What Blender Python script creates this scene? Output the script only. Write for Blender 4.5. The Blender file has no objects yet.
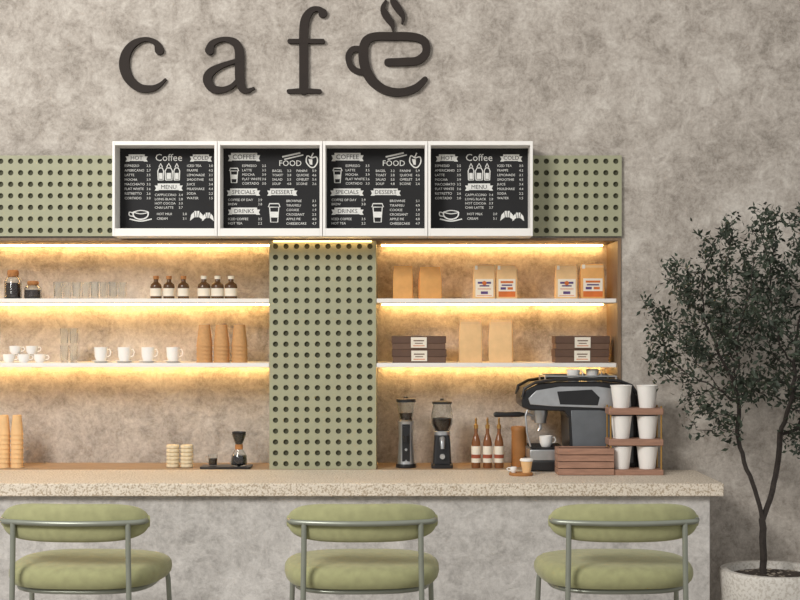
import bpy, bmesh, math, random
import numpy as np
from mathutils import Vector, Matrix
random.seed(7); np.random.seed(7)
F=1365.0; CAMY=-6.16; EZ=1.68
def X(px,Y=0.0): return (px-400)*(Y-CAMY)/F
def Z(py,Y=0.0): return EZ-(py-330)*(Y-CAMY)/F
scene=bpy.context.scene
COL=scene.collection
scene.view_settings.view_transform='Standard'
def lin(c):
    r=[]
    for x in c:
        x=x/255.0
        r.append(x/12.92 if x<=0.04045 else ((x+0.055)/1.055)**2.4)
    return (r[0],r[1],r[2],1.0)
# ---------------------------------------------------------------- materials
def pmat(name,c,rough=0.6,metal=0.0,var=0.12,scale=20.0,bump=0.0,bscale=None,trans=0.0,ior=1.45,emit=0.0,sheen=0.0,stretch=None):
    m=bpy.data.materials.new(name); m.use_nodes=True
    nt=m.node_tree; N=nt.nodes; L=nt.links
    b=N['Principled BSDF']
    c=lin(c)
    tc=N.new('ShaderNodeTexCoord'); mp=N.new('ShaderNodeMapping')
    if stretch: mp.inputs['Scale'].default_value=stretch
    L.new(tc.outputs['Object'],mp.inputs['Vector'])
    nz=N.new('ShaderNodeTexNoise'); nz.inputs['Scale'].default_value=scale; nz.inputs['Detail'].default_value=6
    L.new(mp.outputs['Vector'],nz.inputs['Vector'])
    rp=N.new('ShaderNodeValToRGB')
    rp.color_ramp.elements[0].position=0.3; rp.color_ramp.elements[1].position=0.7
    rp.color_ramp.elements[0].color=tuple(max(0,x*(1-var)) for x in c[:3])+(1,)
    rp.color_ramp.elements[1].color=tuple(min(1,x*(1+var)) for x in c[:3])+(1,)
    L.new(nz.outputs['Fac'],rp.inputs['Fac']); L.new(rp.outputs['Color'],b.inputs['Base Color'])
    b.inputs['Roughness'].default_value=rough; b.inputs['Metallic'].default_value=metal
    b.inputs['Transmission Weight'].default_value=trans; b.inputs['IOR'].default_value=ior
    if sheen: b.inputs['Sheen Weight'].default_value=sheen
    if emit:
        L.new(rp.outputs['Color'],b.inputs['Emission Color']); b.inputs['Emission Strength'].default_value=emit
    if bump:
        n2=N.new('ShaderNodeTexNoise'); n2.inputs['Scale'].default_value=bscale or scale*4; n2.inputs['Detail'].default_value=5
        L.new(mp.outputs['Vector'],n2.inputs['Vector'])
        bp=N.new('ShaderNodeBump'); bp.inputs['Strength'].default_value=bump; bp.inputs['Distance'].default_value=0.005
        L.new(n2.outputs['Fac'],bp.inputs['Height']); L.new(bp.outputs['Normal'],b.inputs['Normal'])
    return m
def concrete(name,dark,mid,light,s1=2.6,s2=11.0,bump=0.45,lo=.41,hi=.585):
    m=bpy.data.materials.new(name); m.use_nodes=True
    nt=m.node_tree; N=nt.nodes; L=nt.links; b=N['Principled BSDF']
    tc=N.new('ShaderNodeTexCoord')
    a=N.new('ShaderNodeTexNoise'); a.inputs['Scale'].default_value=s1; a.inputs['Detail'].default_value=12; a.inputs['Roughness'].default_value=0.75; a.inputs['Distortion'].default_value=0.5
    c=N.new('ShaderNodeTexNoise'); c.inputs['Scale'].default_value=s2; c.inputs['Detail'].default_value=12; c.inputs['Roughness'].default_value=0.8; c.inputs['Distortion'].default_value=0.6
    d=N.new('ShaderNodeTexNoise'); d.inputs['Scale'].default_value=50; d.inputs['Detail'].default_value=8; d.inputs['Roughness'].default_value=0.8
    for n in (a,c,d): L.new(tc.outputs['Object'],n.inputs['Vector'])
    m1=N.new('ShaderNodeMath'); m1.operation='MULTIPLY_ADD'; m1.inputs[1].default_value=0.34
    m2=N.new('ShaderNodeMath'); m2.operation='MULTIPLY_ADD'; m2.inputs[1].default_value=0.38
    m3=N.new('ShaderNodeMath'); m3.operation='MULTIPLY'; m3.inputs[1].default_value=0.28
    L.new(d.outputs['Fac'],m3.inputs[0]); L.new(c.outputs['Fac'],m2.inputs[0]); L.new(m3.outputs[0],m2.inputs[2])
    L.new(a.outputs['Fac'],m1.inputs[0]); L.new(m2.outputs[0],m1.inputs[2])
    rp=N.new('ShaderNodeValToRGB'); e=rp.color_ramp.elements
    e[0].position=lo; e[0].color=lin(dark); e[1].position=hi; e[1].color=lin(light)
    k=e.new(0.49); k.color=lin(mid)
    L.new(m1.outputs[0],rp.inputs['Fac'])
    L.new(rp.outputs['Color'],b.inputs['Base Color'])
    b.inputs['Roughness'].default_value=0.85
    ad=N.new('ShaderNodeMath'); ad.operation='MULTIPLY_ADD'; ad.inputs[1].default_value=0.4
    L.new(d.outputs['Fac'],ad.inputs[0]); L.new(c.outputs['Fac'],ad.inputs[2])
    bp=N.new('ShaderNodeBump'); bp.inputs['Strength'].default_value=bump; bp.inputs['Distance'].default_value=0.02
    L.new(ad.outputs[0],bp.inputs['Height']); L.new(bp.outputs['Normal'],b.inputs['Normal'])
    return m
def terrazzo(name,base,pit,sc=150,lo=.40,hi=.52,bump=.5):
    m=bpy.data.materials.new(name); m.use_nodes=True
    nt=m.node_tree; N=nt.nodes; L=nt.links; b=N['Principled BSDF']
    tc=N.new('ShaderNodeTexCoord')
    v=N.new('ShaderNodeTexNoise'); v.inputs['Scale'].default_value=sc; v.inputs['Detail'].default_value=5; v.inputs['Distortion'].default_value=0.3
    w=N.new('ShaderNodeTexNoise'); w.inputs['Scale'].default_value=6; w.inputs['Detail'].default_value=6
    L.new(tc.outputs['Object'],v.inputs['Vector']); L.new(tc.outputs['Object'],w.inputs['Vector'])
    rp=N.new('ShaderNodeValToRGB'); e=rp.color_ramp.elements
    e[0].position=lo; e[0].color=lin(pit); e[1].position=hi; e[1].color=lin(base)
    L.new(v.outputs['Fac'],rp.inputs['Fac'])
    mx=N.new('ShaderNodeMix'); mx.data_type='RGBA'; mx.blend_type='MULTIPLY'; mx.inputs[0].default_value=0.18
    L.new(rp.outputs['Color'],mx.inputs[6]); L.new(w.outputs['Fac'],mx.inputs[7])
    L.new(mx.outputs[2],b.inputs['Base Color']); b.inputs['Roughness'].default_value=0.65
    bp=N.new('ShaderNodeBump'); bp.inputs['Strength'].default_value=bump; bp.inputs['Distance'].default_value=0.006
    L.new(v.outputs['Fac'],bp.inputs['Height']); L.new(bp.outputs['Normal'],b.inputs['Normal'])
    return m
def emis(name,c,s):
    m=bpy.data.materials.new(name); m.use_nodes=True
    N=m.node_tree.nodes; b=N['Principled BSDF']
    b.inputs['Base Color'].default_value=lin(c); b.inputs['Emission Color'].default_value=lin(c); b.inputs['Emission Strength'].default_value=s
    return m
M={}
M['wall']=concrete('plaster_wall',(136,128,118),(177,168,158),(211,204,194))
M['counter']=concrete('plaster_counter',(162,158,153),(194,190,185),(220,216,211),s1=3,s2=12)
M['floor']=concrete('floor_concrete',(120,112,102),(145,137,126),(160,152,142),s1=1.5,s2=5,bump=0.1)
M['top']=terrazzo('stone_top',(238,226,208),(188,170,146),sc=140)
M['ledge']=pmat('oak_ledge',(164,138,110),0.5,var=0.2,scale=12,stretch=(1,8,8))
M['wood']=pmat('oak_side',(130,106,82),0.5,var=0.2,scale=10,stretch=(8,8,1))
M['shelf']=pmat('white_shelf',(238,234,228),0.5,var=0.02)
M['white']=pmat('white_lacquer',(242,239,234),0.45,var=0.02)
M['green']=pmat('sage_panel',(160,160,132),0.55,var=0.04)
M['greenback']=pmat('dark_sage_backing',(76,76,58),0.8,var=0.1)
M['led']=emis('warm_led',(255,206,130),20)
M['ledsoft']=emis('soft_warm_led',(255,206,130),9)
M['letter']=pmat('dark_bronze',(38,29,23),0.75,var=0.1)
M['black']=pmat('black_board',(26,26,28),0.75,var=0.2,scale=8)
M['chalk']=pmat('chalk_white',(222,222,218),0.9,var=0.1,scale=200)
M['fabric']=pmat('green_velvet',(156,156,114),0.95,var=0.10,scale=30,bump=0.2,bscale=400,sheen=0.2)
M['tube']=pmat('grey_green_metal',(146,150,138),0.35,metal=0.45,var=0.05)
M['glass']=pmat('clear_glass',(245,248,248),0.03,var=0.0,trans=1.0,ior=1.45)
M['cork']=pmat('cork',(176,120,70),0.85,var=0.25,scale=90)
M['beans']=pmat('coffee_beans',(48,30,20),0.6,var=0.5,scale=120,bump=0.5,bscale=120)
M['amber']=pmat('brown_bottle_glass',(92,66,44),0.15,var=0.15)
M['syrup']=pmat('amber_syrup_glass',(128,82,50),0.12,var=0.15)
M['label']=pmat('paper_label',(232,223,206),0.8,var=0.05)
M['ceramic']=pmat('white_ceramic',(240,238,234),0.25,var=0.02)
M['kcup']=pmat('kraft_cup',(196,150,100),0.75,var=0.08,scale=80)
M['kraft']=pmat('kraft_paper',(222,166,100),0.8,var=0.08,scale=25,bump=0.3,bscale=40)
M['kraft2']=pmat('pale_kraft_paper',(228,188,136),0.8,var=0.07,scale=25,bump=0.3,bscale=40)
M['purple']=pmat('violet_ink',(92,70,120),0.7,var=0.2)
M['orange']=pmat('orange_ink',(206,110,50),0.7,var=0.15)
M['box']=pmat('brown_card',(106,80,64),0.6,var=0.12)
M['boxlid']=pmat('dark_brown_card',(92,68,54),0.6,var=0.12)
M['wafer']=pmat('pale_wafer',(224,208,176),0.8,var=0.12,scale=60)
M['steel']=pmat('brushed_steel',(190,192,194),0.3,metal=0.8,var=0.08,scale=30)
M['blkplastic']=pmat('black_plastic',(36,36,38),0.3,var=0.1)
M['slate']=pmat('blue_grey_steel',(112,116,120),0.35,metal=0.3,var=0.08)
M['coffee']=pmat('coffee_liquid',(34,20,14),0.15,var=0.1)
M['red']=pmat('red_label',(160,84,60),0.7,var=0.1)
M['gold']=pmat('brass',(180,140,80),0.35,metal=0.8,var=0.08)
M['crate']=pmat('walnut_wood',(160,122,102),0.55,var=0.18,scale=14,stretch=(1,6,6))
M['copper']=pmat('tan_board',(168,116,66),0.6,var=0.1)
M['pcup']=pmat('white_paper_cup',(240,237,232),0.6,var=0.02)
M['pot']=terrazzo('pot_stone',(222,217,208),(196,189,178),sc=90,bump=.3)
M['soil']=pmat('soil',(62,52,44),0.95,var=0.5,scale=60,bump=0.8,bscale=80)
M['pebble']=pmat('pebble',(150,140,126),0.8,var=0.2)
M['bark']=pmat('bark',(56,50,46),0.9,var=0.3,scale=60,bump=0.5)
M['leaf']=pmat('leaf_green',(52,61,48),0.6,var=0.45,scale=9)
# ---------------------------------------------------------------- mesh builder
def rrect(w,d,z,cr=0.01,n=4,cx=0,cy=0):
    cr=min(cr,w/2-1e-5,d/2-1e-5); p=[]
    for (sx,sy,a0) in ((1,1,0),(-1,1,90),(-1,-1,180),(1,-1,270)):
        for i in range(n+1):
            a=math.radians(a0+90*i/n)
            p.append((cx+sx*(w/2-cr)+cr*math.cos(a),cy+sy*(d/2-cr)+cr*math.sin(a),z))
    return p
class MB:
    def __init__(s): s.v=[];s.f=[];s.m=[]
    def add(s,vs,fs,mi=0):
        o=len(s.v); s.v+=[tuple(v) for v in vs]; s.f+=[tuple(i+o for i in f) for f in fs]; s.m+=[mi]*len(fs); return s
    def box(s,x0,x1,y0,y1,z0,z1,mi=0):
        v=[(x0,y0,z0),(x1,y0,z0),(x1,y1,z0),(x0,y1,z0),(x0,y0,z1),(x1,y0,z1),(x1,y1,z1),(x0,y1,z1)]
        return s.add(v,[(0,3,2,1),(4,5,6,7),(0,1,5,4),(1,2,6,5),(2,3,7,6),(3,0,4,7)],mi)
    def lathe(s,prof,c=(0,0,0),n=24,mi=0,axis='Z'):
        vs=[];fs=[]
        for r,z in prof:
            r=max(r,1e-5)
            for i in range(n):
                a=2*math.pi*i/n
                if axis=='Z': vs.append((c[0]+r*math.cos(a),c[1]+r*math.sin(a),c[2]+z))
                elif axis=='X': vs.append((c[0]+z,c[1]+r*math.cos(a),c[2]+r*math.sin(a)))
                else: vs.append((c[0]+r*math.cos(a),c[1]+z,c[2]+r*math.sin(a)))
        k=len(prof)
        for j in range(k-1):
            for i in range(n):
                i2=(i+1)%n
                fs.append((j*n+i,j*n+i2,(j+1)*n+i2,(j+1)*n+i))
        if prof[0][0]>1e-4: fs.append(tuple(range(n)))
        if prof[-1][0]>1e-4: fs.append(tuple((k-1)*n+i for i in range(n)))
        return s.add(vs,fs,mi)
    def loft(s,secs,mi=0,cap=True):
        n=len(secs[0]); vs=[p for q in secs for p in q]; fs=[]
        for j in range(len(secs)-1):
            for i in range(n):
                i2=(i+1)%n
                fs.append((j*n+i,j*n+i2,(j+1)*n+i2,(j+1)*n+i))
        if cap:
            fs.append(tuple(range(n))); fs.append(tuple((len(secs)-1)*n+i for i in range(n)))
        return s.add(vs,fs,mi)
    def prism(s,poly,y0,y1,mi=0):
        n=len(poly)
        vs=[(x,y0,z) for x,z in poly]+[(x,y1,z) for x,z in poly]
        fs=[tuple(range(n)),tuple(n+i for i in range(n))]+[(i,(i+1)%n,n+(i+1)%n,n+i) for i in range(n)]
        return s.add(vs,fs,mi)
    def tube(s,pts,r,n=10,closed=False,mi=0):
        P=[Vector(p) for p in pts]; k=len(P)
        R=r if isinstance(r,(list,tuple)) else [r]*k
        secs=[];up=None
        for i in range(k):
            if closed: t=P[(i+1)%k]-P[i-1]
            else: t=P[min(i+1,k-1)]-P[max(i-1,0)]
            if t.length<1e-9: t=Vector((0,0,1))
            t.normalize()
            if up is None:
                up=Vector((0,0,1)) if abs(t.z)<0.9 else Vector((1,0,0))
            u=up-t*up.dot(t)
            if u.length<1e-6: u=t.orthogonal()
            u.normalize(); w=t.cross(u); up=u
            secs.append([tuple(P[i]+(u*math.cos(2*math.pi*j/n)+w*math.sin(2*math.pi*j/n))*R[i]) for j in range(n)])
        if closed: secs.append(secs[0]); return s.loft(secs,mi,cap=False)
        return s.loft(secs,mi)
    def stroke(s,pts,y0,y1,fn,mi=0,smooth=6,cap=True):
        P=[Vector((p[0],p[1],p[2])) for p in pts]
        Q=[]
        if smooth>1 and len(P)>2:
            for i in range(len(P)-1):
                p0=P[max(i-1,0)];p1=P[i];p2=P[i+1];p3=P[min(i+2,len(P)-1)]
                for j in range(smooth):
                    t=j/smooth
                    Q.append(0.5*((2*p1)+(p2-p0)*t+(2*p0-5*p1+4*p2-p3)*t*t+(3*p1-p0-3*p2+p3)*t**3))
            Q.append(P[-1])
        else: Q=P
        Lf=[];Rt=[]
        for i,q in enumerate(Q):
            t=(Q[min(i+1,len(Q)-1)]-Q[max(i-1,0)]); t=Vector((t.x,t.y)).normalized()
            nx,ny=-t.y,t.x
            Lf.append((q.x+nx*q.z/2,q.y+ny*q.z/2)); Rt.append((q.x-nx*q.z/2,q.y-ny*q.z/2))
        n=len(Q); vs=[];fs=[]
        for i in range(n):
            for (a,y) in ((Lf[i],y0),(Rt[i],y0),(Rt[i],y1),(Lf[i],y1)):
                x,z=fn(*a); vs.append((x,y,z))
        for i in range(n-1):
            for j in range(4):
                fs.append((i*4+j,i*4+(j+1)%4,(i+1)*4+(j+1)%4,(i+1)*4+j))
        fs.append((0,1,2,3)); fs.append(tuple((n-1)*4+j for j in range(4)))
        s.add(vs,fs,mi)
        if cap:
            for q in (Q[0],Q[-1]):
                if q.z>0.6:
                    poly=[fn(q.x+math.cos(a*math.pi/8)*q.z/2,q.y+math.sin(a*math.pi/8)*q.z/2) for a in range(16)]
                    s.prism(poly,y0+0.0001,y1,mi)
        return s
    def perf(s,x0,x1,z0,z1,nx,nz,r,yf,t,mi=0):
        cw=(x1-x0)/nx; ch=(z1-z0)/nz
        A=[2*math.pi*i/16 for i in range(16)]
        for ix in range(nx):
            for iz in range(nz):
                cx=x0+cw*(ix+.5); cz=z0+ch*(iz+.5); vs=[]
                for a in A:
                    c,sn=math.cos(a),math.sin(a); m=max(abs(c),abs(sn))
                    vs.append((cx+c/m*cw/2,yf,cz+sn/m*ch/2))
                for a in A: vs.append((cx+r*math.cos(a),yf,cz+r*math.sin(a)))
                for a in A: vs.append((cx+r*math.cos(a),yf+t,cz+r*math.sin(a)))
                fs=[]
                for i in range(16):
                    j=(i+1)%16
                    fs.append((i,j,16+j,16+i)); fs.append((16+i,16+j,32+j,32+i))
                s.add(vs,fs,mi)
        return s
    def obj(s,name,mats,parent=None,loc=(0,0,0),rot=0,bevel=0,merge=3e-5,smooth=True,label=None,subsurf=0):
        me=bpy.data.meshes.new(name); me.from_pydata(s.v,[],s.f)
        if not isinstance(mats,(list,tuple)): mats=[mats]
        for m in mats: me.materials.append(M[m] if isinstance(m,str) else m)
        me.polygons.foreach_set('material_index',s.m)
        bm=bmesh.new(); bm.from_mesh(me)
        if merge: bmesh.ops.remove_doubles(bm,verts=bm.verts,dist=merge)
        bmesh.ops.recalc_face_normals(bm,faces=bm.faces)
        bm.to_mesh(me); bm.free()
        if smooth:
            me.shade_smooth(); me.set_sharp_from_angle(angle=math.radians(38))
        o=bpy.data.objects.new(name,me); COL.objects.link(o)
        o.location=loc; o.rotation_euler=(0,0,rot)
        if parent: o.parent=parent
        if bevel:
            b=o.modifiers.new('bevel','BEVEL'); b.width=bevel; b.segments=2; b.limit_method='ANGLE'
        if subsurf:
            q=o.modifiers.new('sub','SUBSURF'); q.levels=subsurf; q.render_levels=subsurf
        if label: o['label']=label
        return o
def tag(o,label,cat,group=None):
    o['label']=label; o['category']=cat
    if group: o['group']=group
    return o
def thing(name,label,cat,loc,rot=0,group=None):
    e=bpy.data.objects.new(name,None); e.empty_display_size=0.05; COL.objects.link(e)
    e.location=loc; e.rotation_euler=(0,0,rot); return tag(e,label,cat,group)
def dup(o,loc=None,rot=None,parent=None,label=None):
    c=o.copy(); COL.objects.link(c)
    if loc is not None: c.location=loc
    if rot is not None: c.rotation_euler=(0,0,rot)
    if parent is not None: c.parent=parent
    if label: c['label']=label
    for ch in o.children:
        dup(ch,parent=c)
    return c
def struct(o,l=None):
    o['kind']='structure'
    if l: o['label']=l
    return o
def cup_prof(rb,rt,h,t=0.002): return [(0,0),(rb,0),(rt,h),(rt-t,h),(rb-t,t),(0,t)]
# ---------------------------------------------------------------- shell
NX0=-3.0; NX1=X(621); NT=Z(238); CT=1.05; ND=0.32
w=MB()
w.box(-4,4,0,.45,NT,3.7); w.box(NX1,4,0,.45,0,NT); w.box(NX0,NX1,0,.45,0,CT-.03); w.box(NX0,NX1,ND,.45,CT-.03,NT); w.box(-4,NX0,0,.45,0,NT)
struct(w.obj('wall_back','wall',merge=0),'mottled grey-beige plaster wall with a recessed shelf niche')
struct(MB().box(-4,4,-8,0,-.1,0).obj('floor','floor'),'grey concrete floor')
struct(MB().box(NX0,NX1,.0,ND,CT-.03,CT).obj('trim_1','ledge'),'oak ledge at the bottom of the niche')
struct(MB().box(NX1-.016,NX1,-.006,ND,CT,NT).obj('trim_2','wood'),'oak side lining of the niche')
struct(MB().box(NX0,NX1-.016,-.006,ND,NT-.012,NT).obj('trim_3','wood'),'oak soffit lining of the niche')
# perforated panels
SX0=X(269); SX1=X(376)
def perf_thing(name,label,x0,x1,z0,z1,nx,nz,r,yf,yb):
    t=thing(name,label,'wall panel',((x0+x1)/2,yf,z0))
    cx=(x0+x1)/2
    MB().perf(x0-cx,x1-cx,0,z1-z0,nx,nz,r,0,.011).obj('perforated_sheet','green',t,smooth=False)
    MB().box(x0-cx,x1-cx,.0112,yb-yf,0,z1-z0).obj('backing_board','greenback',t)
    e=.004
    MB().box(x0-cx-e,x0-cx,0,yb-yf,0,z1-z0).obj('edge_strip','green',t)
    MB().box(x1-cx,x1-cx+e,0,yb-yf,0,z1-z0).obj('edge_strip','green',t)
    return t
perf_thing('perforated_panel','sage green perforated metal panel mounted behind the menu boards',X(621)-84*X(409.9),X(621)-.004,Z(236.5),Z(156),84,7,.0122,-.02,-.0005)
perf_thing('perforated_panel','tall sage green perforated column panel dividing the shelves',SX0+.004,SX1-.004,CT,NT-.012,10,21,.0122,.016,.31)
tag(MB().box(SX0+.02,SX1-.02,-.004,.004,NT-.018,NT-.0125).obj('light_strip','ledsoft'),'thin warm light strip above the green column panel','light','niche light strips')
# ---------------------------------------------------------------- shelves + leds
def shelf(x0,x1,zt,zb,which):
    t=thing('wall_shelf','thin white wall shelf with warm light strip, '+which,'shelf',((x0+x1)/2,ND,zb),group='white niche shelves')
    h=(x1-x0)/2-.001
    MB().box(-h,h,-.30,0,0,zt-zb).obj('shelf_board','shelf',t,bevel=.002)
    MB().box(-h+.02,h-.02,-.036,-.018,-.006,0).obj('light_strip','led',t,label='glowing warm light strip')
z1a,z1b=Z(298.5,.02),Z(302.8,.02); z2a,z2b=Z(363,.02),Z(367.4,.02)
shelf(NX0,SX0,z1a,z1b,'holding bottles'); shelf(SX1,NX1-.016,z1a,z1b,'holding coffee bags')
shelf(NX0,SX0,z2a,z2b,'holding cups'); shelf(SX1,NX1-.016,z2a,z2b,'holding brown boxes')
for (a,b) in ((NX0+.02,SX0-.02),(SX1+.02,NX1-.04)):
    tag(MB().box(a,b,ND-.036,ND-.018,NT-.019,NT-.0125).obj('light_strip','led'),'glowing warm light strip under the niche soffit','light','niche light strips')
S1=z1a; S2=z2a
# ---------------------------------------------------------------- wall letters
fnw=lambda u,v:(X(u),Z(v))
def letter(strokes,y0=-.022):
    b=MB()
    for i,st in enumerate(strokes): b.stroke(st,y0-.0006*i,0,fnw)
    return b
L1=[[(160,51,9),(157,44,6),(147,40,4),(135,44,6.5),(127,54,9),(125,67,10),(130,80,9.5),(141,88.5,8),(153,89,6),(161,85,3.5),(166,80,2)]]
L2=[[(210,51,9),(213,44,6),(224,40,4.5),(235,43,7.5),(239.5,51,9),(240,64,9),(240,78,9),(242,88,8),(247,91.5,5),(254,89,2.5)],
    [(239,61,4),(223,66,5),(211,73,8),(208,81,9),(213,89,8),(223,90.5,6),(232,87,4.5),(239,80,4)]]
L3=[[(304,91,9),(304,60,9),(304,32,9),(306,19,8.5),(312,11,6),(319,10,5),(323,14,9)],
    [(290,42,4.5),(306,42,4.5),(323,42,4.5)],[(289,92,4),(304,91.5,5),(320,92,4)]]
for st,lb in ((L1,'c'),(L2,'a'),(L3,'f')):
    o=letter(st).obj('sign_letter','letter',merge=0,smooth=False)
    tag(o,'dark bronze serif letter '+lb+' mounted on the plaster wall','sign letter','wall sign letters')
t=thing('sign_letter','dark bronze letter e shaped like a steaming coffee cup','sign letter',(0,0,0),group='wall sign letters')
letter([[(388,63,7.5),(405,62.5,8),(418,61,8),(426,53,8),(424,42,8),(412,37.5,8),(392,37,8),(374,37.5,8),(365.5,43,9),(363.5,56,10),(366,70,10),(373,82,9.5),(385,90.5,8.5),(400,93,8),(415,89,7.5),(425,80,5.5)]]).obj('cup_letter','letter',t,merge=0,smooth=False)
letter([[(361,50,6),(353,50,6),(348.5,57,6),(351,67,6),(358,72,6),(366,72.5,6)]],-.019).obj('cup_handle','letter',t,merge=0,smooth=False)
letter([[(393,31,1.5),(392,25,5),(386,16,7),(383,9,5),(386,1,1.5)]]).obj('steam','letter',t,merge=0,smooth=False)
letter([[(402,24,1.5),(403,17,4.5),(398,9,7),(393,1,6),(394,-8,4),(400,-14,1.5)]]).obj('steam','letter',t,merge=0,smooth=False)
# ---------------------------------------------------------------- text helper
def texts(lst):
    obs=[]
    for (s_,u,v,sz,al) in lst:
        c=bpy.data.curves.new('t','FONT'); c.body=s_; c.size=sz; c.align_x=al; c.resolution_u=2
        o=bpy.data.objects.new('t',c); COL.objects.link(o); obs.append((o,u,v))
    bpy.context.view_layer.update()
    dg=bpy.context.evaluated_depsgraph_get(); out=[]
    for o,u,v in obs:
        me=bpy.data.meshes.new_from_object(o.evaluated_get(dg))
        out.append(([(p.co.x+u,p.co.y+v) for p in me.vertices],[tuple(p.vertices) for p in me.polygons]))
        bpy.data.meshes.remove(me); c=o.data
        bpy.data.objects.remove(o); bpy.data.curves.remove(c)
    return out
# ---------------------------------------------------------------- menu boards
K=223.0; BH=.417; BW=.462
fb=lambda u,v:((u-48)/K,.397-v/K)
def chalk(kind):
    b=MB(); y0,y1=-.0425,-.0405
    T=[];TB=[]
    def tx(s_,u,v,px,al='LEFT'):
        x,z=fb(u,v); T.append((s_,x,z,px/K,al))
    def banner(s_,u,v,w_,h=6):
        p=[fb(u-3,v-h*.25),fb(u,v-h*.25),fb(u,v-h*.5-.5),fb(u+w_,v-h*.5-.5),fb(u+w_,v-h*.25),fb(u+w_+3,v-h*.25),fb(u+w_+1.6,v+h*.2),fb(u+w_+3,v+h*.6),fb(u+w_-1,v+h*.6),fb(u+w_-1,v+h*.5),fb(u+1,v+h*.5),fb(u+1,v+h*.6),fb(u-3,v+h*.6),fb(u-1.6,v+h*.2)]
        b.prism(p,y0,y1,0)
        x,z=fb(u+w_/2,v+h*.32); TB.append((s_,x,z,(h*.95)/K,'CENTER'))
    def items(rows,u,v,wd,dv=4.6,px=3.4):
        for i,(n,p) in enumerate(rows):
            tx(n,u,v+i*dv,px); tx(p,u+wd,v+i*dv,px,'RIGHT')
    def line(pts,w_=.7,sm=5): b.stroke([(p[0],p[1],w_) for p in pts],y0,y1,fb,0,smooth=sm,cap=False)
    def cupart(u,v,k=1.0):
        line([(u-9*k,v),(u-8*k,v+5*k),(u-3*k,v+8*k),(u+3*k,v+8*k),(u+8*k,v+5*k),(u+9*k,v)],1.3)
        line([(u-9*k,v),(u,v+2*k),(u+9*k,v),(u,v-2*k),(u-9*k,v)],.9)
        line([(u-8*k,v+1.5*k),(u-13*k,v),(u-13*k,v+4*k),(u-7*k,v+5*k)],1)
        line([(u-13*k,v+8*k),(u,v+10.5*k),(u+13*k,v+8*k)],1.2)
    def todgo(u,v,k=1.0):
        line([(u-4*k,v),(u-3*k,v+13*k),(u+3*k,v+13*k),(u+4*k,v),(u-4*k,v)],1.0,1)
        line([(u-5*k,v),(u-4*k,v-3*k),(u+4*k,v-3*k),(u+5*k,v)],1.1,1)
        b.prism([fb(u-3.6*k,v+4*k),fb(u+3.6*k,v+4*k),fb(u+3.2*k,v+9*k),fb(u-3.2*k,v+9*k)],y0,y1,0)
    if kind=='A':
        banner('HOT',8,9,16,6); banner('COLD',72,9,16,6)
        items([('ESPRESSO','2.5'),('AMERICANO','2.7'),('LATTE','3.5'),('MOCHA','3.9'),('MACCHIATO','3.2'),('FLAT WHITE','3.6'),('RISTRETTO','2.6'),('CORTADO','3.0')],4,18,26)
        items([('ICED TEA','3.0'),('FRAPPE','4.2'),('LEMONADE','3.1'),('SMOOTHIE','4.5'),('JUICE','3.4'),('MILKSHAKE','4.4'),('SODA','2.2'),('WATER','1.5')],66,18,26)
        tx('Coffee',48,12,10,'CENTER')
        for (u,k) in ((40,.8),(48,1.0),(56,.8)):
            line([(u-3.2*k,31),(u-3.6*k,22),(u-2*k,19),(u+2*k,19),(u+3.6*k,22),(u+3.2*k,31),(u-3.2*k,31)],1.0,1)
            b.prism([fb(u-2.2*k,24),fb(u+2.2*k,24),fb(u+2.2*k,30),fb(u-2.2*k,30)],y0,y1,0)
            line([(u-2*k,18),(u,14.5),(u+2*k,18)],1.0,1)
        banner('MENU',37,38,22,6)
        items([('CAPPUCCINO','3.4'),('LONG BLACK','2.8'),('HOT COCOA','3.3'),('CHAI LATTE','3.7')],34,47,28,4.2)
        items([('HOT MILK','2.0'),('CREAM','3.1')],36,66,30,4.6,3.4)
        cupart(20,63,.85)
        for (cu,cv,k) in ((76,67,1.15),(87,68,1.0)):
            b.prism([fb(cu-6*k,cv+4*k),fb(cu-5*k,cv-1*k),fb(cu-2*k,cv-4.5*k),fb(cu+2*k,cv-4.5*k),fb(cu+5*k,cv-1*k),fb(cu+6*k,cv+4*k),fb(cu+2.2*k,cv+1*k),fb(cu-2.2*k,cv+1*k)],y0,y1,0)
            for q_ in (-2.6,0,2.6):
                b.stroke([(cu+q_*k,cv-4.6*k,.6),(cu+q_*.55*k,cv+1.5*k,.6)],y0-.0006,y0,fb,1,smooth=1,cap=False)
    else:
        banner('COFFEE',7,8,26,7); todgo(10,22,.9)
        items([('ESPRESSO','2.5'),('LATTE','3.5'),('MOCHA','3.9'),('FLAT WHITE','3.6'),('CORTADO','3.0')],18,18,24,4.4)
        tx('FOOD',66,17,8,'CENTER')
        line([(58,8),(76,4)],1.6,1); line([(60,10.5),(79,6)],1.2,1)
        line([(87,9),(83,7),(82,13),(86,18),(90,18),(93,13),(92,8),(87,9),(89,4)],1.2)
        b.prism([fb(84,10),fb(88,10.5),fb(88,16),fb(85.5,15.5)],y0,y1,0)
        items([('BAGEL','3.2'),('TOAST','2.8'),('SALAD','5.5'),('SOUP','4.8')],48,23,19,4.3)
        items([('PANINI','5.9'),('QUICHE','4.6'),('OMELET','5.4'),('SCONE','2.6')],72,23,20,4.3)
        banner('SPECIALS',6,43,27,6); banner('DESSERT',46,43,24,6)
        items([('COFFEE OF DAY','2.9'),('BREW','3.8')],4,52,34,4.2)
        items([('BROWNIE','3.1'),('TIRAMISU','4.9'),('COOKIE','1.9'),('CROISSANT','2.5'),('APPLE PIE','4.0'),('CHEESECAKE','4.7')],62,53,30,4.5)
        banner('DRINKS',7,62,26,6)
        items([('ICED COFFEE','3.5'),('HOT TEA','2.2')],4,71,34,4.3)
        todgo(50,58,1.15)
    for vs,fs in texts(T):
        b.add([(x,y0,z) for x,z in vs],fs,0)
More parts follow.
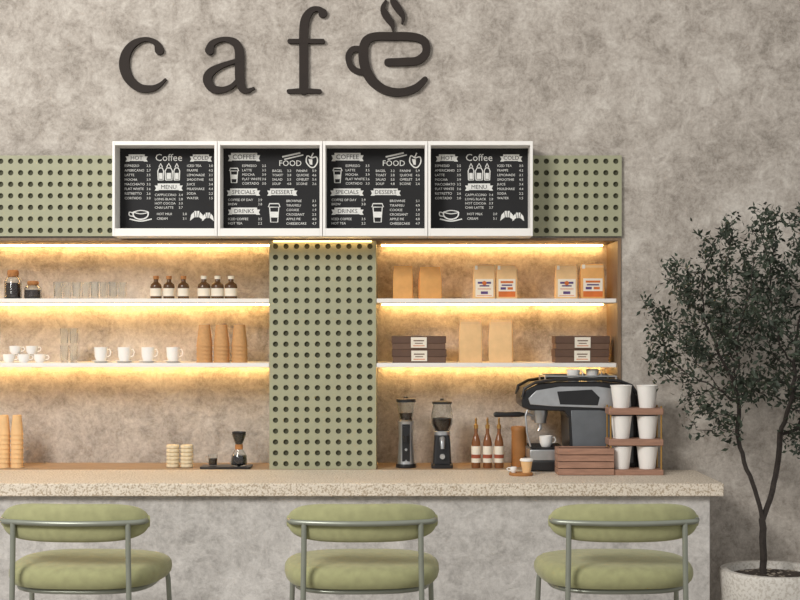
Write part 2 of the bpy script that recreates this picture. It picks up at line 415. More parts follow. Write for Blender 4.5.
    for vs,fs in texts(TB):
        b.add([(x,y0-.0006,z) for x,z in vs],fs,1)
    return b
mz=2.092
proto={}
for i,kd in enumerate(('A','B','B','A')):
    cx=X(112,-.17)+BW*(i+.5)
    lb='white framed black chalkboard menu with '+('coffee jars and pastry drawings' if kd=='A' else 'a food list')
    if kd in proto:
        dup(proto[kd],loc=(cx,-.0215,mz)); continue
    t=thing('menu_board',lb,'menu board',(cx,-.0215,mz),group='menu boards in a row')
    fr=MB(); h=BW/2-.0012; d=-.15; e=.0115
    fr.box(-h,-h+e,d,0,0,BH); fr.box(h-e,h,d,0,0,BH); fr.box(-h+e,h-e,d,0,0,.034); fr.box(-h+e,h-e,d,0,BH-.018,BH)
    fr.obj('frame','white',t,merge=0,bevel=.0012)
    MB().box(-h+e,h-e,-.04,-.001,.034,BH-.018).obj('chalkboard','black',t)
    MB.obj(chalk(kd),'chalk_writing',['chalk','black'],t,merge=0,smooth=False)
    proto[kd]=t
# ---------------------------------------------------------------- counter
cf=-.56; CX1=X(724,cf)
t=MB().box(NX0,CX1,cf,-.0005,CT-.053,CT).obj('countertop','top',bevel=.004)
tag(t,'long cream pitted stone countertop running along the wall','countertop')
t=MB().box(NX0,X(712,cf),cf+.035,-.02,0,CT-.053).obj('bar_counter','counter',bevel=.004)
tag(t,'grey plastered bar counter base under the stone top','counter')
# ---------------------------------------------------------------- stools
def stool():
    t=thing('bar_stool','sage green upholstered bar stool with curved back and metal frame','stool',(0,0,0),group='green bar stools')
    def outline(k,z,n=48,a=.286,b=.245):
        p=[]
        for i in range(n):
            th=2*math.pi*i/n; c,s_=math.cos(th),math.sin(th); e=2/2.9
            x=math.copysign(abs(c)**e,c)*a*k; y=math.copysign(abs(s_)**e,s_)*b*k
            x*=1+.06*(y/b)
            p.append((x,y,z))
        return p
    zs=.842
    secs=[outline(.88,zs-.080),outline(.95,zs-.078),outline(.985,zs-.066),outline(1.0,zs-.050),outline(.995,zs-.034),outline(.97,zs-.020),outline(.92,zs-.010),outline(.82,zs-.003),outline(.6,zs),outline(.3,zs+.002),outline(.05,zs+.002)]
    MB().loft(secs).obj('seat','fabric',t)
    R=.55; zc=1.0; yc=-.245+R; n=40; secs=[]
    am=math.asin(.264/R)
    for i in range(n+1):
        q=math.sin((-1+2*i/n)*math.pi/2)
        a=q*am; k=max(.06,(1-abs(q)**4.5))**.42
        hh=.068*k; th=.030*max(.15,(1-abs(q)**6))**.5
        ring=[]
        for j in range(20):
            f=2*math.pi*j/20; c,s_=math.cos(f),math.sin(f); e=2/2.6
            dr=math.copysign(abs(c)**e,c)*th; dz=math.copysign(abs(s_)**e,s_)*hh
            rr=R+dr
            ring.append((rr*math.sin(a),yc-rr*math.cos(a),zc+dz))
        secs.append(ring)
    MB().loft(secs).obj('backrest','fabric',t)
    Rt=R+.040; zr=1.003; am2=math.asin(.238/Rt); tr=.0098
    pts=[]
    for i in range(29):
        a=-am2+2*am2*i/28
        pts.append((Rt*math.sin(a),yc-Rt*math.cos(a),zr))
    e=pts[-1]
    tail=[(e[0]+.014,e[1]+.012,zr+.001),(e[0]+.021,e[1]+.032,zr+.002),(e[0]+.014,e[1]+.050,zr+.003),(e[0]-.002,e[1]+.056,zr+.003)]
    full=[(-p[0],p[1],p[2]) for p in reversed(tail)]+pts+tail
    MB().tube(full,tr,12).obj('back_rail','tube',t)
    al=math.asin(.205/Rt); lx=Rt*math.sin(al); ly=yc-Rt*math.cos(al)
    for s_ in (-1,1):
        MB().tube([(s_*lx,ly,zr),(s_*(lx+.001),ly,.9),(s_*(lx+.004),ly,.7),(s_*(lx+.03),ly-.02,.011)],tr,12).obj('leg','tube',t)
    for s_ in (-1,1):
        MB().tube([(s_*.250,.13,.80),(s_*.262,.135,.74),(s_*.285,.20,.011)],tr,12).obj('leg','tube',t)
    MB().tube([(.24*math.copysign(abs(math.cos(a))**.7,math.cos(a)),-.01+.20*math.copysign(abs(math.sin(a))**.7,math.sin(a)),.752) for a in [2*math.pi*i/40 for i in range(40)]],.01,8,closed=True).obj('seat_frame','tube',t)
    MB().tube([(-.222,ly-.008,.3),(.222,ly-.008,.3),(.278,.175,.3),(-.278,.175,.3)],.009,8,closed=True).obj('footrest','tube',t)
    return t
st=stool()
SY=-1.11
st.location=(X(90,SY),SY,0); st.rotation_euler=(0,0,math.radians(-3))
dup(st,loc=(X(362,SY),SY,0),rot=math.radians(2)); dup(st,loc=(X(614,SY),SY,0),rot=math.radians(1.5))
# ---------------------------------------------------------------- shelf things
IY=.12
def u(px): return px/217.0
def jar(px,wpx,hpx,coffee):
    t=thing('storage_jar','round glass jar with cork stopper and dark coffee beans','jar',(X(px,IY),IY,S1),group='cork stopper jars')
    r=u(wpx)/2; h=u(hpx)
    MB().lathe([(0,0),(r*.95,0),(r,.006),(r,h*.6),(r*.8,h*.70),(r*.62,h*.74),(r*.62,h*.79),(r*.56,h*.79),(r*.56,h*.74),(r*.9,h*.6),(r*.92,.006),(0,.004)]).obj('jar_body','glass',t)
    MB().lathe([(0,.005),(r*.88,.006),(r*.88,h*coffee),(0,h*coffee+.002)]).obj('coffee_beans','beans',t)
    MB().lathe([(0,h*.74),(r*.54,h*.74),(r*.6,h*.80),(r*.68,h*.86),(r*.64,h*.97),(r*.5,h),(0,h)]).obj('cork_stopper','cork',t)
jar(13,17,29,.55); jar(33,17,18,.5)
g=None
for i in range(8):
    x=58+i*9.2; yy=.1 if i%2==0 else .14
    if not g:
        g=MB().lathe([(0,0),(.0175,0),(.0205,u(17)),(.0165,u(17)),(.0135,.012),(0,.012)],n=20).obj('drinking_glass','glass',loc=(X(x,.1),.1,S1))
        tag(g,'small clear straight drinking glass standing on the shelf','glass','row of drinking glasses')
    else: dup(g,loc=(X(x,yy),yy,S1))
def bottle(px,Y,zb,r,h,label,grp,cap='label',lab='label',body='amber'):
    t=thing('bottle',label,'bottle',(X(px,Y),Y,zb),group=grp)
    MB().lathe([(0,0),(r*.94,0),(r,.004),(r,h*.55),(r*.9,h*.64),(r*.5,h*.72),(r*.4,h*.76),(r*.4,h*.86),(0,h*.86)],n=20).obj('bottle_body',body,t)
    MB().lathe([(r*1.015,h*.12),(r*1.02,h*.12),(r*1.02,h*.46),(r*1.015,h*.46)],n=20).obj('paper_label',lab,t)
    MB().lathe([(0,h*.86),(r*.5,h*.86),(r*.5,h),(0,h)],n=16).obj('bottle_cap',cap,t)
    return t
b0=bottle(156,IY,S1,.026,u(23),'small dark brown bottle with cream label','small brown bottles',cap='cork')
for x in (169,183.5): dup(b0,loc=(X(x,IY),IY,S1))
b1=bottle(204,IY,S1,.029,u(23),'small round brown bottle with wide cream label and pale cap','small brown bottles',cap='label')
for x in (217.5,231): dup(b1,loc=(X(x,IY),IY,S1))
def cup(px,Y,z,r,h,side,label,grp):
    t=thing('coffee_cup',label,'cup',(X(px,Y),Y,z),group=grp)
    MB().lathe([(0,0),(r*.62,0),(r*.7,.003),(r*.93,h*.35),(r,h),(r-.002,h),(r*.88,h*.35),(r*.6,.006),(0,.005)],n=24).obj('cup_bowl','ceramic',t)
    s_=side
    MB().tube([(s_*r*.93,0,h*.82),(s_*(r+.008),0,h*.88),(s_*(r+.014),0,h*.66),(s_*(r+.010),0,h*.42),(s_*r*.90,0,h*.34)],.0025,8).obj('cup_handle','ceramic',t)
    return t
sc=None
for i,x in enumerate((101,124.5,148,173)):
    sx,sy=X(x,IY),IY
    if not sc:
        sc=MB().lathe([(0,0),(.024,0),(.044,.008),(.045,.010),(.042,.010),(.023,.0035),(0,.0035)],n=28).obj('saucer','ceramic',loc=(sx,sy,S2))
        tag(sc,'white ceramic saucer under a coffee cup','saucer','white saucers')
        c0=cup(x,IY,S2+.0036,.031,u(14.5),1,'white ceramic coffee cup standing on a saucer','cups on saucers')
    else:
        dup(sc,loc=(sx,sy,S2)); dup(c0,loc=(sx,sy,S2+.0036))
c1=cup(9,IY,S2,.028,.038,1,'small white espresso cup in a stack','stacked espresso cups')
for x in (24,40): dup(c1,loc=(X(x,IY),IY,S2))
for x in (15.5,32): dup(c1,loc=(X(x,IY),IY,S2+.0381))
g2=MB().lathe([(0,0),(.016,0),(.0198,u(17)),(.0165,u(17)),(.0130,.012),(0,.012)],n=20).obj('tall_glass','glass',loc=(X(64.5,IY),IY,S2))
tag(g2,'clear tapered glass stacked two high on the shelf','glass','stacked glasses')
for (x,k) in ((73.7,0),(64.5,1),(73.7,1)): dup(g2,loc=(X(x,IY),IY,S2+k*(u(17)+.0002)))
kc=None
def inv_cup(r0,r1,h,mat,loc,label,grp):
    b=MB().lathe([(r0-.0009,0),(r0+.0014,0),(r0+.0014,.003),(r0,.004),(r1,h),(0,h),(0,h-.001),(r1-.0009,h-.001),(r0-.0009,0)],n=28)
    o=b.obj('paper_cup',mat,loc=loc); return tag(o,label,'paper cup',grp)
for i,x in enumerate((204.5,221.5,239.5)):
    for k in range(5):
        p=(X(x,IY),IY,S2+.0185*k)
        if not kc: kc=inv_cup(.0365,.0255,.1,'kcup',p,'brown kraft paper cup nested upside down in a stack','nested kraft cups')
        else: dup(kc,loc=p)
cc=None
for x in (4,17):
    for k in range(8):
        p=(X(x,.1),.1,CT+.0215*k)
        if not cc: cc=inv_cup(.028,.0195,.09,'kraft2',p,'cream paper cup nested upside down in a tall stack','nested cream cups')
        else: dup(cc,loc=p)
def bag(px,Y,z,wpx,hpx,mat,label,grp,lab=None,rot=0):
    w_=u(wpx); h=u(hpx); t=thing('coffee_bag',label,'paper bag',(X(px,Y),Y,z),rot,grp); d=w_*.55
    b=MB(); b.loft([rrect(w_*.96,d*.92,0,.004),rrect(w_,d,.008,.006),rrect(w_,d,h*.60,.006),rrect(w_*.96,d*.6,h*.80,.004),rrect(w_*.92,.010,h*.93,.002),rrect(w_*.92,.007,h,.002)])
    b.obj('bag_body',mat,t)
    if not lab:
        MB().loft([rrect(w_*.925,.014,h*.9,.002),rrect(w_*.925,.014,h*.985,.002)]).obj('folded_top',mat,t)
        return t
    f=-d/2-.0008
    q=MB(); q.box(-w_*.40,w_*.40,f,f+.001,h*.06,h*.58,0)
    if lab=='A':
        for (a,b_,c_,d_,m_) in ((-.3,.3,.44,.50,1),(-.22,.22,.36,.40,1),(-.3,.3,.28,.30,2),(-.16,.16,.14,.22,1),(-.34,.34,.09,.105,2)):
            q.box(w_*a,w_*b_,f-.0005,f,h*c_,h*d_,m_)
        q.lathe([(0,0),(w_*.1,0),(w_*.1,-.001),(0,-.001)],c=(0,f,h*.46),n=16,mi=2,axis='Y')
    else:
        for (a,b_,c_,d_,m_) in ((-.4,.4,.06,.22,2),(-.3,.3,.46,.52,2),(-.25,.25,.38,.42,1),(-.3,-.05,.27,.34,1),(.03,.28,.27,.34,2)):
            q.box(w_*a,w_*b_,f-.0005,f,h*c_,h*d_,m_)
    q.obj('bag_label',['label','purple','orange'],t,merge=0)
    MB().loft([rrect(w_*.96,.018,h*.88,.002),rrect(w_*.96,.018,h*.96,.002)]).obj('folded_top','kraft2',t)
    MB().box(-w_*.42,-w_*.30,-.0115,-.0095,h*.86,h*.98).obj('tin_tie','label',t)
    return t
bag(403,IY,S1,20,33,'kraft','plain kraft paper coffee bag standing upright','plain kraft bags')
bag(430,IY,S1,22,32,'kraft','plain kraft paper coffee bag, slightly turned','plain kraft bags',rot=math.radians(10))
bag(484,IY,S1,22,34,'kraft2','kraft coffee bag with white and violet printed label','labelled coffee bags','A')
bag(506.5,IY,S1,21,34,'kraft2','kraft coffee bag with white and orange printed label','labelled coffee bags','B')
bag(566,IY,S1,22,34,'kraft2','kraft coffee bag with white and violet printed label','labelled coffee bags','A')
bag(592,IY,S1,24,35,'kraft','kraft coffee bag with white and orange printed label','labelled coffee bags','B')
bag(470.5,IY,S2,23,42,'kraft2','tall pale kraft paper bag standing on the shelf','tall kraft bags')
bag(501,IY,S2,24,42,'kraft2','tall pale kraft paper bag, slightly turned','tall kraft bags',rot=math.radians(-8))
GH=u(13.4)
def giftbox(px):
    t=thing('gift_box','flat dark brown cardboard box with lid and white label','box',(X(px,.13),.13,S2),group='brown boxes on the shelf')
    w_=u(54)/2; h=GH
    MB().box(-w_+.003,w_-.003,-.07,.07,0,h*.45).obj('box_body','box',t,bevel=.0015)
    MB().box(-w_,w_,-.073,.073,h*.45,h-.001).obj('box_lid','boxlid',t,bevel=.0015)
    b=MB(); b.box(-.036,.036,-.0755,-.0733,h*.12,h*.90,0)
    b.box(-.024,.024,-.0762,-.0755,h*.60,h*.68,1); b.box(-.018,.018,-.0762,-.0755,h*.42,h*.48,1); b.box(-.026,.026,-.0762,-.0755,h*.24,h*.29,2)
    b.obj('box_label',['label','box','orange'],t,merge=0)
    return t
gb=giftbox(419); dup(gb,loc=(X(580,.13),.13,S2))
dup(gb,loc=(X(418.6,.13),.13,S2+GH-.0006)); dup(gb,loc=(X(580.5,.13),.13,S2+GH-.0006))
# ---------------------------------------------------------------- counter things
CYc=.1
wf=None
for k in range(6):
    for x in (173,187):
        off=random.uniform(-.0008,.0008)
        p=(X(x,CYc)+off,CYc,CT+.0174*k)
        if not wf:
            wf=MB().lathe([(0,0),(.024,0),(.029,.003),(.030,.0085),(.029,.014),(.024,.0172),(.016,.0172),(.010,.0145),(0,.0145)],n=24).obj('wafer_biscuit','wafer',loc=p)
            tag(wf,'round pale wafer biscuit in a stacked pile','biscuit','stacked wafer biscuits')
        else: dup(wf,loc=p)
t=MB().loft([rrect(u(50),.12,0,.01),rrect(u(50),.12,.010,.01)]).obj('serving_tray','blkplastic',loc=(X(226.5,.08),.08,CT),bevel=.002)
tag(t,'thin black serving tray under the drip brewer','tray')
t=thing('drip_brewer','glass pour-over coffee maker with dark coffee on a black tray','coffee maker',(X(239,.08),.08,CT+.010))
MB().lathe([(0,0),(.032,0),(.038,.012),(.036,.045),(.014,.082),(.013,.09),(.034,.145),(.0325,.145),(.011,.09),(.012,.082),(.034,.045),(.036,.012),(0,.002)],n=28).obj('carafe','glass',t)
MB().lathe([(0,.003),(.033,.010),(.034,.030),(.031,.048),(0,.048)],n=24).obj('brewed_coffee','coffee',t)
MB().lathe([(.010,.088),(.031,.143),(.0325,.155),(.030,.155),(.009,.092)],n=24).obj('paper_filter','blkplastic',t,label='dark filter cone')
MB().lathe([(.0142,.074),(.018,.076),(.018,.096),(.0142,.098)],n=20).obj('wooden_collar','cork',t)
t=thing('glass_mug','small glass mug of black coffee on the tray','cup',(X(213,.08),.08,CT+.010))
MB().lathe([(0,0),(.019,0),(.022,.05),(.0205,.05),(.0175,.004),(0,.004)]).obj('mug_glass','glass',t)
MB().lathe([(0,.0045),(.0172,.0045),(.0192,.034),(0,.034)]).obj('coffee','coffee',t)
MB().tube([(-.02,0,.042),(-.033,0,.04),(-.034,0,.02),(-.019,0,.012)],.0025,8).obj('mug_handle','glass',t)
# grinders
t=thing('coffee_grinder','slim steel electric coffee grinder with clear bean hopper','coffee grinder',(X(406,CYc),CYc,CT))
MB().lathe([(0,0),(.046,0),(.048,.006),(.046,.018),(0,.018)],n=28).obj('base','blkplastic',t)
MB().lathe([(0,.018),(.040,.018),(.037,.06),(.033,.14),(.035,.20),(.037,.212),(0,.212)],n=28).obj('grinder_body','steel',t)
MB().box(-.018,.018,-.0385,-.030,.03,.20).obj('front_panel','blkplastic',t,bevel=.002)
MB().lathe([(0,.212),(.026,.212),(.030,.225),(.042,.285),(.042,.30),(.039,.30),(.039,.285),(.027,.225),(0,.218)],n=28).obj('bean_hopper','glass',t)
MB().lathe([(0,.220),(.024,.222),(.031,.250),(0,.252)],n=24).obj('coffee_beans','beans',t)
MB().lathe([(0,.30),(.045,.30),(.045,.314),(.012,.318),(.010,.325),(0,.325)],n=28).obj('hopper_lid','blkplastic',t)
b=MB(); b.box(-.014,.014,-.060,-.038,.15,.19); b.lathe([(0,0),(.010,0),(.013,.03),(0,.03)],c=(0,-.05,.12),n=16)
b.obj('dispensing_spout','blkplastic',t,merge=0)
MB().lathe([(0,0),(.006,0),(.006,-.012),(0,-.012)],c=(.0,-.038,.085),n=16,axis='Y').obj('control_knob','steel',t)
t=thing('coffee_grinder','dark coffee grinder with round clear hopper full of beans','coffee grinder',(X(442,CYc),CYc,CT))
MB().loft([rrect(.098,.12,0,.012),rrect(.098,.12,.016,.012),rrect(.084,.10,.022,.012),rrect(.076,.09,.10,.012),rrect(.07,.085,.15,.014)]).obj('grinder_body','blkplastic',t)
MB().lathe([(0,.15),(.026,.15),(.034,.17),(.048,.20),(.050,.235),(.044,.27),(.040,.285),(.042,.292),(.039,.292),(.037,.285),(.041,.27),(.047,.235),(.045,.20),(.031,.17),(0,.156)],n=28).obj('bean_hopper','glass',t)
MB().lathe([(0,.158),(.028,.170),(.043,.20),(.045,.225),(0,.232)],n=24).obj('coffee_beans','beans',t)
MB().lathe([(0,.292),(.046,.292),(.046,.302),(.010,.308),(.008,.316),(0,.318)],n=28).obj('hopper_lid','blkplastic',t)
b=MB(); b.lathe([(.036,.148),(.038,.150),(.038,.166),(.036,.168)],n=28); b.tube([(0,-.042,.135),(0,-.062,.12),(0,-.066,.09)],[.014,.012,.009],12)
b.obj('steel_chute','steel',t,merge=0)
MB().lathe([(0,0),(.012,0),(.012,-.02),(0,-.02)],c=(.0,-.046,.055),n=16,axis='Y').obj('control_knob','steel',t)
# syrup bottles
def syrup(px):
    t=thing('syrup_bottle','slim amber syrup bottle with brass pump and cream label','bottle',(X(px,.08),.08,CT),group='syrup bottles')
    MB().lathe([(0,0),(.019,0),(.0205,.004),(.0205,.115),(.016,.135),(.008,.158),(.008,.180),(0,.180)],n=20).obj('bottle_body','syrup',t)
    b=MB(); b.lathe([(.0208,.025),(.0212,.025),(.0212,.10),(.0208,.10)],n=20,mi=0); b.lathe([(.0213,.045),(.0216,.045),(.0216,.062),(.0213,.062)],n=20,mi=1)
    b.obj('bottle_label',['label','red'],t,merge=0)
    b=MB(); b.lathe([(0,.180),(.010,.180),(.010,.196),(.005,.199),(.004,.222),(0,.222)],n=16); b.tube([(.002,0,.220),(0,-.01,.227),(-.004,-.035,.223),(-.004,-.04,.213)],.004,8)
    b.obj('pump','gold',t,merge=0)
    return t
sb=syrup(476)
for x in (487.5,499): dup(sb,loc=(X(x,.08),.08,CT))
t=thing('canister','tan board canister with lid beside the syrup bottles','canister',(X(519,.15),.15,CT))
MB().lathe([(0,0),(.034,0),(.035,.002),(.035,.165),(0,.165)]).obj('canister_body','copper',t)
MB().lathe([(0,.165),(.037,.165),(.037,.18),(.034,.184),(0,.184)]).obj('canister_lid','copper',t)
# ---------------------------------------------------------------- espresso machine
mx,my=567,.06; MS=227.0
t=thing('espresso_machine','black and brushed steel espresso machine with portafilter on the counter','coffee machine',(X(mx,-.10),my,CT))
q=lambda px,py:((px-mx)/MS,(471-py)/MS)
def P(*a): return [q(*p) for p in a]
hw=.155
MB().prism(P((638,466),(638,396),(634,387),(622,382),(600,380),(560,380),(538,382),(525,389),(521,398),(522,406),(530,409),(564,410),(569,416),(570,448),(572,452),(600,466)),-hw,hw).obj('machine_body','blkplastic',t,bevel=.006)
MB().prism(P((634,462),(634,414),(600,409),(571,409),(573,449),(588,462)),-hw-.006,-hw-.0005).obj('side_panel','slate',t,bevel=.002,label='blue-grey steel side panel')
MB().prism(P((632,408),(631,396),(620,388),(598,385),(560,385),(536,389),(528,397),(530,403),(552,405),(580,406)),-hw-.006,-hw-.0005).obj('upper_side_panel','steel',t,bevel=.002)
MB().prism(P((560,403),(557,390),(592,388),(600,396),(598,404)),-hw-.0075,-hw-.0062).obj('logo_plate','blkplastic',t,bevel=.0005,label='black inset plate')
for s_ in (-1,1):
    pts=[q(*p) for p in ((522,396),(524,387),(535,381),(552,378.5),(575,377.5),(600,377.5),(620,379.5),(632,384),(638.5,393),(639,410),(639,440),(639,466))]
    MB().tube([(p[0],s_*(hw+.004),p[1]) for p in pts],.0075,10).obj('arched_trim','blkplastic',t)
MB().box(*(q(528,0)[0],q(640,0)[0]),-hw-.004,hw+.004,.004,q(0,460)[1]).obj('base_tray','blkplastic',t,bevel=.005)
MB().box(q(530,0)[0],q(568,0)[0],-hw+.004,hw-.004,q(0,460)[1]+.0002,q(0,449)[1]).obj('drip_tray','steel',t,bevel=.003)
b=MB()
for i in range(9):
    y=-hw+.02+i*(2*hw-.04)/8
    b.box(q(532,0)[0],q(566,0)[0],y-.003,y+.003,q(0,449)[1]+.0002,q(0,448)[1]+.002)
b.obj('drip_grate','blkplastic',t,merge=0)
for (fx,fy) in ((532,-.13),(632,-.13),(532,.13),(632,.13)):
    MB().lathe([(0,0),(.012,0),(.010,.005),(0,.005)],c=(q(fx,0)[0],fy,0),n=12).obj('foot','blkplastic',t)
for gy in (-.07,.07):
    gx=q(542,0)[0]
    MB().lathe([(0,q(0,423)[1]),(.026,q(0,423)[1]),(.030,q(0,418)[1]),(.034,q(0,414)[1]),(.034,q(0,408)[1]),(0,q(0,408)[1])],c=(gx,gy,0),n=24).obj('group_head','steel',t)
    if gy>0: continue
    b=MB(); z=q(0,414)[1]
    b.tube([(gx-.030,gy-.01,z-.006),(gx-.06,gy-.02,z),(gx-.075,gy-.025,z)],[.006,.006,.007],10,mi=1)
    b.tube([(gx-.075,gy-.025,z),(gx-.10,gy-.033,z+.001),(gx-.16,gy-.05,z+.001),(gx-.205,gy-.06,z+.002),(gx-.212,gy-.062,z+.002)],[.008,.012,.0115,.013,.008],12,mi=0)
    b.tube([(gx,gy,q(0,424)[1]),(gx,gy,q(0,428)[1]),(gx-.008,gy,q(0,431)[1])],.007,8,mi=1)
    b.obj('portafilter',['blkplastic','steel'],t,merge=0)
b=MB(); sx=q(528,0)[0]
b.tube([(sx,-.13,q(0,408)[1]),(sx-.01,-.135,q(0,415)[1]),(sx-.004,-.138,q(0,432)[1]),(sx+.012,-.138,q(0,446)[1])],.004,10)
b.obj('steam_wand','steel',t)
b=MB()
zt=q(0,380)[1]
b.tube([(q(546,0)[0],-.12,zt+.022),(q(618,0)[0],-.12,zt+.022),(q(618,0)[0],.12,zt+.022),(q(546,0)[0],.12,zt+.022)],.004,8,closed=True)
for (a,c_) in ((546,-.12),(618,-.12),(618,.12),(546,.12)): b.tube([(q(a,0)[0],c_,zt-.004),(q(a,0)[0],c_,zt+.022)],.004,8)
b.obj('cup_rail','steel',t,merge=0)
zc_=CT+zt
cB=cup(576,.06,zc_+.0006,.030,.05,1,'white ceramic cup warming on top of the machine','cups at the machine')
cB.location=(X(570,-.10)+.03,.02,zc_+.0006)
dup(cB,loc=(X(598,-.1),.08,zc_+.0006))
dup(cB,loc=(X(548,-.1),-.01,CT+q(0,448)[1]+.0025),label='white ceramic cup standing on the drip tray')
# wooden crate
cy0=-.25
t=thing('wooden_crate','reddish brown wooden slatted box on the countertop','box',(X(586,cy0),cy0+.06,CT))
b=MB(); W2=u(54)/2*.98; hh=.118
for k in range(4):
    z0=.002+k*hh/4
    b.box(-W2,W2,-.06,-.05,z0,z0+hh/4-.003); b.box(-W2,W2,.05,.06,z0,z0+hh/4-.003)
    b.box(-W2,-W2+.01,-.05,.05,z0,z0+hh/4-.003); b.box(W2-.01,W2,-.05,.05,z0,z0+hh/4-.003)
b.obj('slats','crate',t,merge=0,bevel=.001)
b=MB(); b.box(-W2+.010,W2-.010,-.05,.05,0,.008)
for sx in (-1,1):
    for sy in (-1,1): b.box(sx*(W2-.016)-.006,sx*(W2-.016)+.006,sy*.044-.0058,sy*.044+.0058,.0,hh-.004)
b.box(-W2+.010,W2-.010,-.05,.05,hh-.012,hh-.006)
b.obj('crate_base','boxlid',t,merge=0)
cyy=-.24
t=MB().lathe([(0,0),(.050,0),(.052,.003),(.052,.010),(.050,.012),(0,.012)],n=32).obj('wooden_coaster','copper',loc=(X(521,cyy),cyy,CT)); tag(t,'round wooden coaster under the small takeaway cup','coaster')
t=thing('takeaway_cup','small cream paper espresso cup with a flat lid','paper cup',(X(526.5,cyy),cyy,CT+.0122))
MB().lathe(cup_prof(.018,.026,.052)).obj('cup_wall','kraft2',t)
MB().lathe([(.0262,.049),(.029,.050),(.029,.057),(.024,.061),(0,.061)]).obj('cup_lid','pcup',t)
t=cup(513,cyy,CT+.0122,.015,.024,-1,'tiny white ceramic cup beside the small takeaway cup','cups at the machine')
t.location=(X(513.5,cyy),cyy,CT+.0122)
# cup holder
hx,hy=X(634,-.18),-.18
t=thing('cup_holder','three tier walnut paper cup holder with steel rods','cup holder',(hx,hy,CT))
W3=.118
tiers=[.0,.128,.262]
for z0 in tiers:
    MB().box(-W3,W3,-.06,.06,z0,z0+.028 if z0 else .024).obj('tier_board','crate',t,bevel=.002)
for sx in (-W3+.008,W3-.008):
    for sy in (-.05,.05): MB().tube([(sx,sy,.02),(sx,sy,.30)],.004,8).obj('support_rod','gold',t)
pc=None
for iz,z0 in enumerate(tiers):
    for px_ in (-.057,.057):
        p=(hx+px_,hy-.005,CT+z0+(.028 if z0 else .024)+.0003)
        if not pc:
            b=MB().lathe([(0,.002),(.033,.002),(.033,0),(.034,0),(.0455,.094),(.0475,.094),(.0475,.0985),(.045,.0985),(.033,.004),(0,.004)],n=32)
            pc=b.obj('paper_cup','pcup',loc=p); tag(pc,'tall white paper cup standing in the walnut holder','paper cup','white cups in the holder')
        else: dup(pc,loc=p)
# ---------------------------------------------------------------- planter + tree
PX,PY=1.562,-.45; PZ=.68
t=thing('potted_tree','slender small-leaved dark green tree in a speckled stone pot','potted tree',(PX,PY,0))
MB().lathe([(0,0),(.16,0),(.175,.01),(.19,.15),(.212,.5),(.222,PZ-.012),(.216,PZ),(.190,PZ),(.186,PZ-.04),(.18,PZ-.06),(0,PZ-.06)],n=56).obj('pot','pot',t)
b=MB(); b.lathe([(0,PZ-.059),(.183,PZ-.059),(.18,PZ-.03),(.1,PZ-.022),(0,PZ-.02)],n=40); b.obj('soil','soil',t)
b=MB()
for i in range(150):
    a=random.uniform(0,6.283); r=.17*math.sqrt(random.random()); s_=random.uniform(.005,.011)
    zz=PZ-.022-.008*(r/.17)
    b.lathe([(0,-s_*.6),(s_*.8,-s_*.3),(s_,0),(s_*.7,s_*.45),(0,s_*.6)],c=(r*math.cos(a),r*math.sin(a),zz),n=7)
o=b.obj('pebbles','pebble',t,merge=0); o['kind']='stuff'
def wl(px,py,Y=PY): return np.array((X(px,Y)-PX,Y-PY,Z(py,Y)))
nodes=[];par=[]
def chain(pts,start=None,jit=.004):
    last=start
    for i,p in enumerate(pts):
        if last is None: nodes.append(np.array(p)); par.append(-1); last=0; continue
        a=nodes[last]; p=np.array(p); n=max(1,int(np.linalg.norm(p-a)/.03))
        base=a.copy()
        for k in range(1,n+1):
            nodes.append(base+(p-base)*k/n+np.random.uniform(-jit,jit,3)*(k<n)); par.append(last); last=len(nodes)-1
    return last
b0_=wl(764,568); b0_[2]=PZ-.03
s0=chain([b0_,wl(763,545),wl(762,520)])
sl=chain([wl(755,490),wl(744,462),wl(737,432),wl(739,405),wl(733,380)],s0)
sr=chain([wl(772,500)+np.array((0,.03,0)),wl(781,468)+np.array((0,.06,0)),wl(780,435),wl(788,400)+np.array((0,-.05,0)),wl(795,370)],s0)
sr2=chain([wl(800,430)+np.array((0,.05,0)),wl(822,390)+np.array((0,.08,0))],sr-9)
pts=[]
C=np.array((0.03,-.0,1.67)); Rr=np.array((.60,.38,.55))
while len(pts)<1300:
    p=np.random.uniform(-1,1,3)
    if np.linalg.norm(p)>1: continue
    q_=C+p*Rr
    if q_[2]<1.38 and abs(q_[0]+.05)<.13: continue
    if q_[2]<1.3 and random.random()<.35: continue
    if q_[0]<-.30 and q_[2]>1.95: continue
    pts.append(q_)
pts=np.array(pts); alive=np.ones(len(pts),bool)
step=.032; kill=.05; infl=.45
NA=np.array(nodes)
for it in range(90):
    if not alive.any(): break
    A=pts[alive]; D=np.linalg.norm(A[:,None,:]-NA[None,:,:],axis=2); idx=D.argmin(1); dm=D.min(1)
    ok=dm<infl; grow={}
    for k in np.nonzero(ok)[0]:
        i=idx[k]; v=A[k]-NA[i]; grow.setdefault(i,np.zeros(3)); grow[i]=grow[i]+v/np.linalg.norm(v)
    if not grow: break
    new=[]
    for i,v in grow.items():
        n=np.linalg.norm(v)
        if n<1e-6: continue
        v=v/n+np.random.normal(0,.18,3)+np.array((0,0,.06)); v/=np.linalg.norm(v)
        p=NA[i]+v*step; new.append(p); par.append(i)
    if not new: break
    NA=np.vstack([NA,np.array(new)])
    D2=np.linalg.norm(pts[:,None,:]-np.array(new)[None,:,:],axis=2).min(1)
    alive&=~(D2<kill)
    if len(NA)>4500: break
n=len(NA); kids=[[] for _ in range(n)]
for i,p in enumerate(par):
    if p>=0: kids[p].append(i)
rad=np.zeros(n)
for i in range(n-1,-1,-1):
    rad[i]=.0010 if not kids[i] else sum(rad[k]**2.2 for k in kids[i])**(1/2.2)
rad=np.minimum(rad,.021)
b=MB(); stack=[(0,None)]
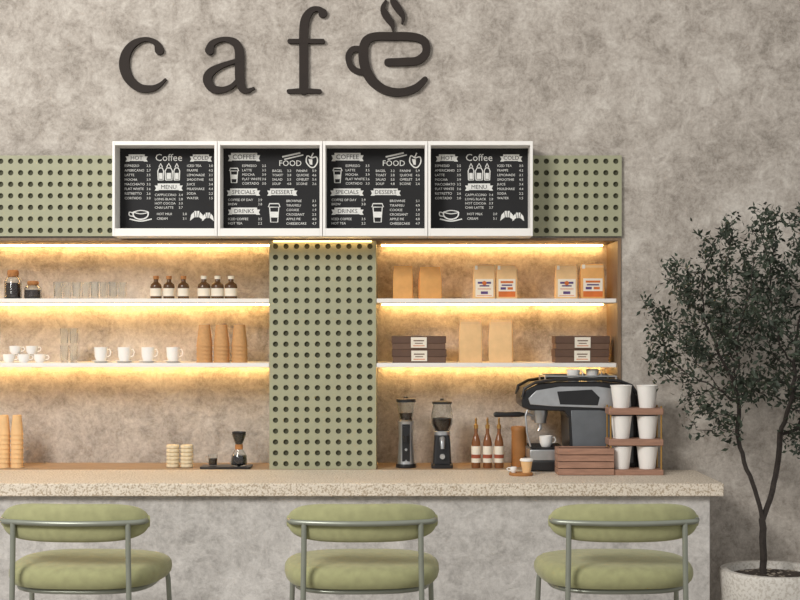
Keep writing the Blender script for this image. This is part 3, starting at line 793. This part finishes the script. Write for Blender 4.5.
while stack:
    s_,pr=stack.pop(); ch=[] if pr is None else [pr]; cur=s_; ch.append(cur)
    while kids[cur]:
        ks=sorted(kids[cur],key=lambda k:-rad[k])
        for k in ks[1:]: stack.append((k,cur))
        cur=ks[0]; ch.append(cur)
    if len(ch)>1:
        rr=[rad[c] for c in ch]
        if pr is not None: rr[0]=rr[1]
        b.tube([tuple(NA[c]) for c in ch],[float(r) for r in rr],7 if max(rr)>.004 else 5)
b.obj('trunk','bark',t,merge=0)
lf=MB(); thin=[i for i in range(n) if rad[i]<.0036 and NA[i][2]>1.0]
cl=[C+np.random.normal(0,.55,3)*Rr+np.array((.04,0,.05)) for _ in range(44)]
cl=np.array(cl)
for i in thin:
    dmin=np.linalg.norm(cl-NA[i],axis=1).min()
    k=(16 if not kids[i] else 7) if dmin<.17 else (8 if not kids[i] else 3)
    for _ in range(k):
        p=NA[i]+np.random.normal(0,.017,3)
        d=np.random.normal(0,1,3)+np.array((0,0,.2)); d/=np.linalg.norm(d)
        s_=np.cross(d,np.random.normal(0,1,3)); s_/=np.linalg.norm(s_); nn=np.cross(d,s_)
        l=random.uniform(.018,.036); wd=l*.23
        P0=p;P1=p+d*l*.45+s_*wd+nn*.002;P2=p+d*l;P3=p+d*l*.45-s_*wd+nn*.002
        if P2[1]+PY>-.01: continue
        lf.add([P0,P1,P2,P3],[(0,1,2),(0,2,3)])
o=lf.obj('foliage','leaf',t,merge=0,smooth=False); o['kind']='stuff'
# ---------------------------------------------------------------- lights, camera
wd=bpy.data.worlds.new('World'); scene.world=wd; wd.use_nodes=True
wd.node_tree.nodes['Background'].inputs['Color'].default_value=(1.0,.985,.965,1); wd.node_tree.nodes['Background'].inputs['Strength'].default_value=.56
def area(name,loc,target,sx,sy,e,c):
    l=bpy.data.lights.new(name,'AREA'); l.shape='RECTANGLE'; l.size=sx; l.size_y=sy; l.energy=e; l.color=c
    o=bpy.data.objects.new(name,l); COL.objects.link(o); o.location=loc
    o.rotation_euler=(Vector(target)-Vector(loc)).to_track_quat('-Z','Y').to_euler(); return o
area('window_light',(-3.2,-5.4,4.6),(-.1,0,1.3),1.8,1.8,310,(1,.97,.93))
cam=bpy.data.cameras.new('camera'); co=bpy.data.objects.new('camera',cam); COL.objects.link(co)
co.location=(0,CAMY,EZ); co.rotation_euler=(math.radians(90),0,0)
cam.sensor_width=36; cam.lens=F/800*36; cam.shift_y=30/800.0; cam.clip_end=50
scene.camera=co
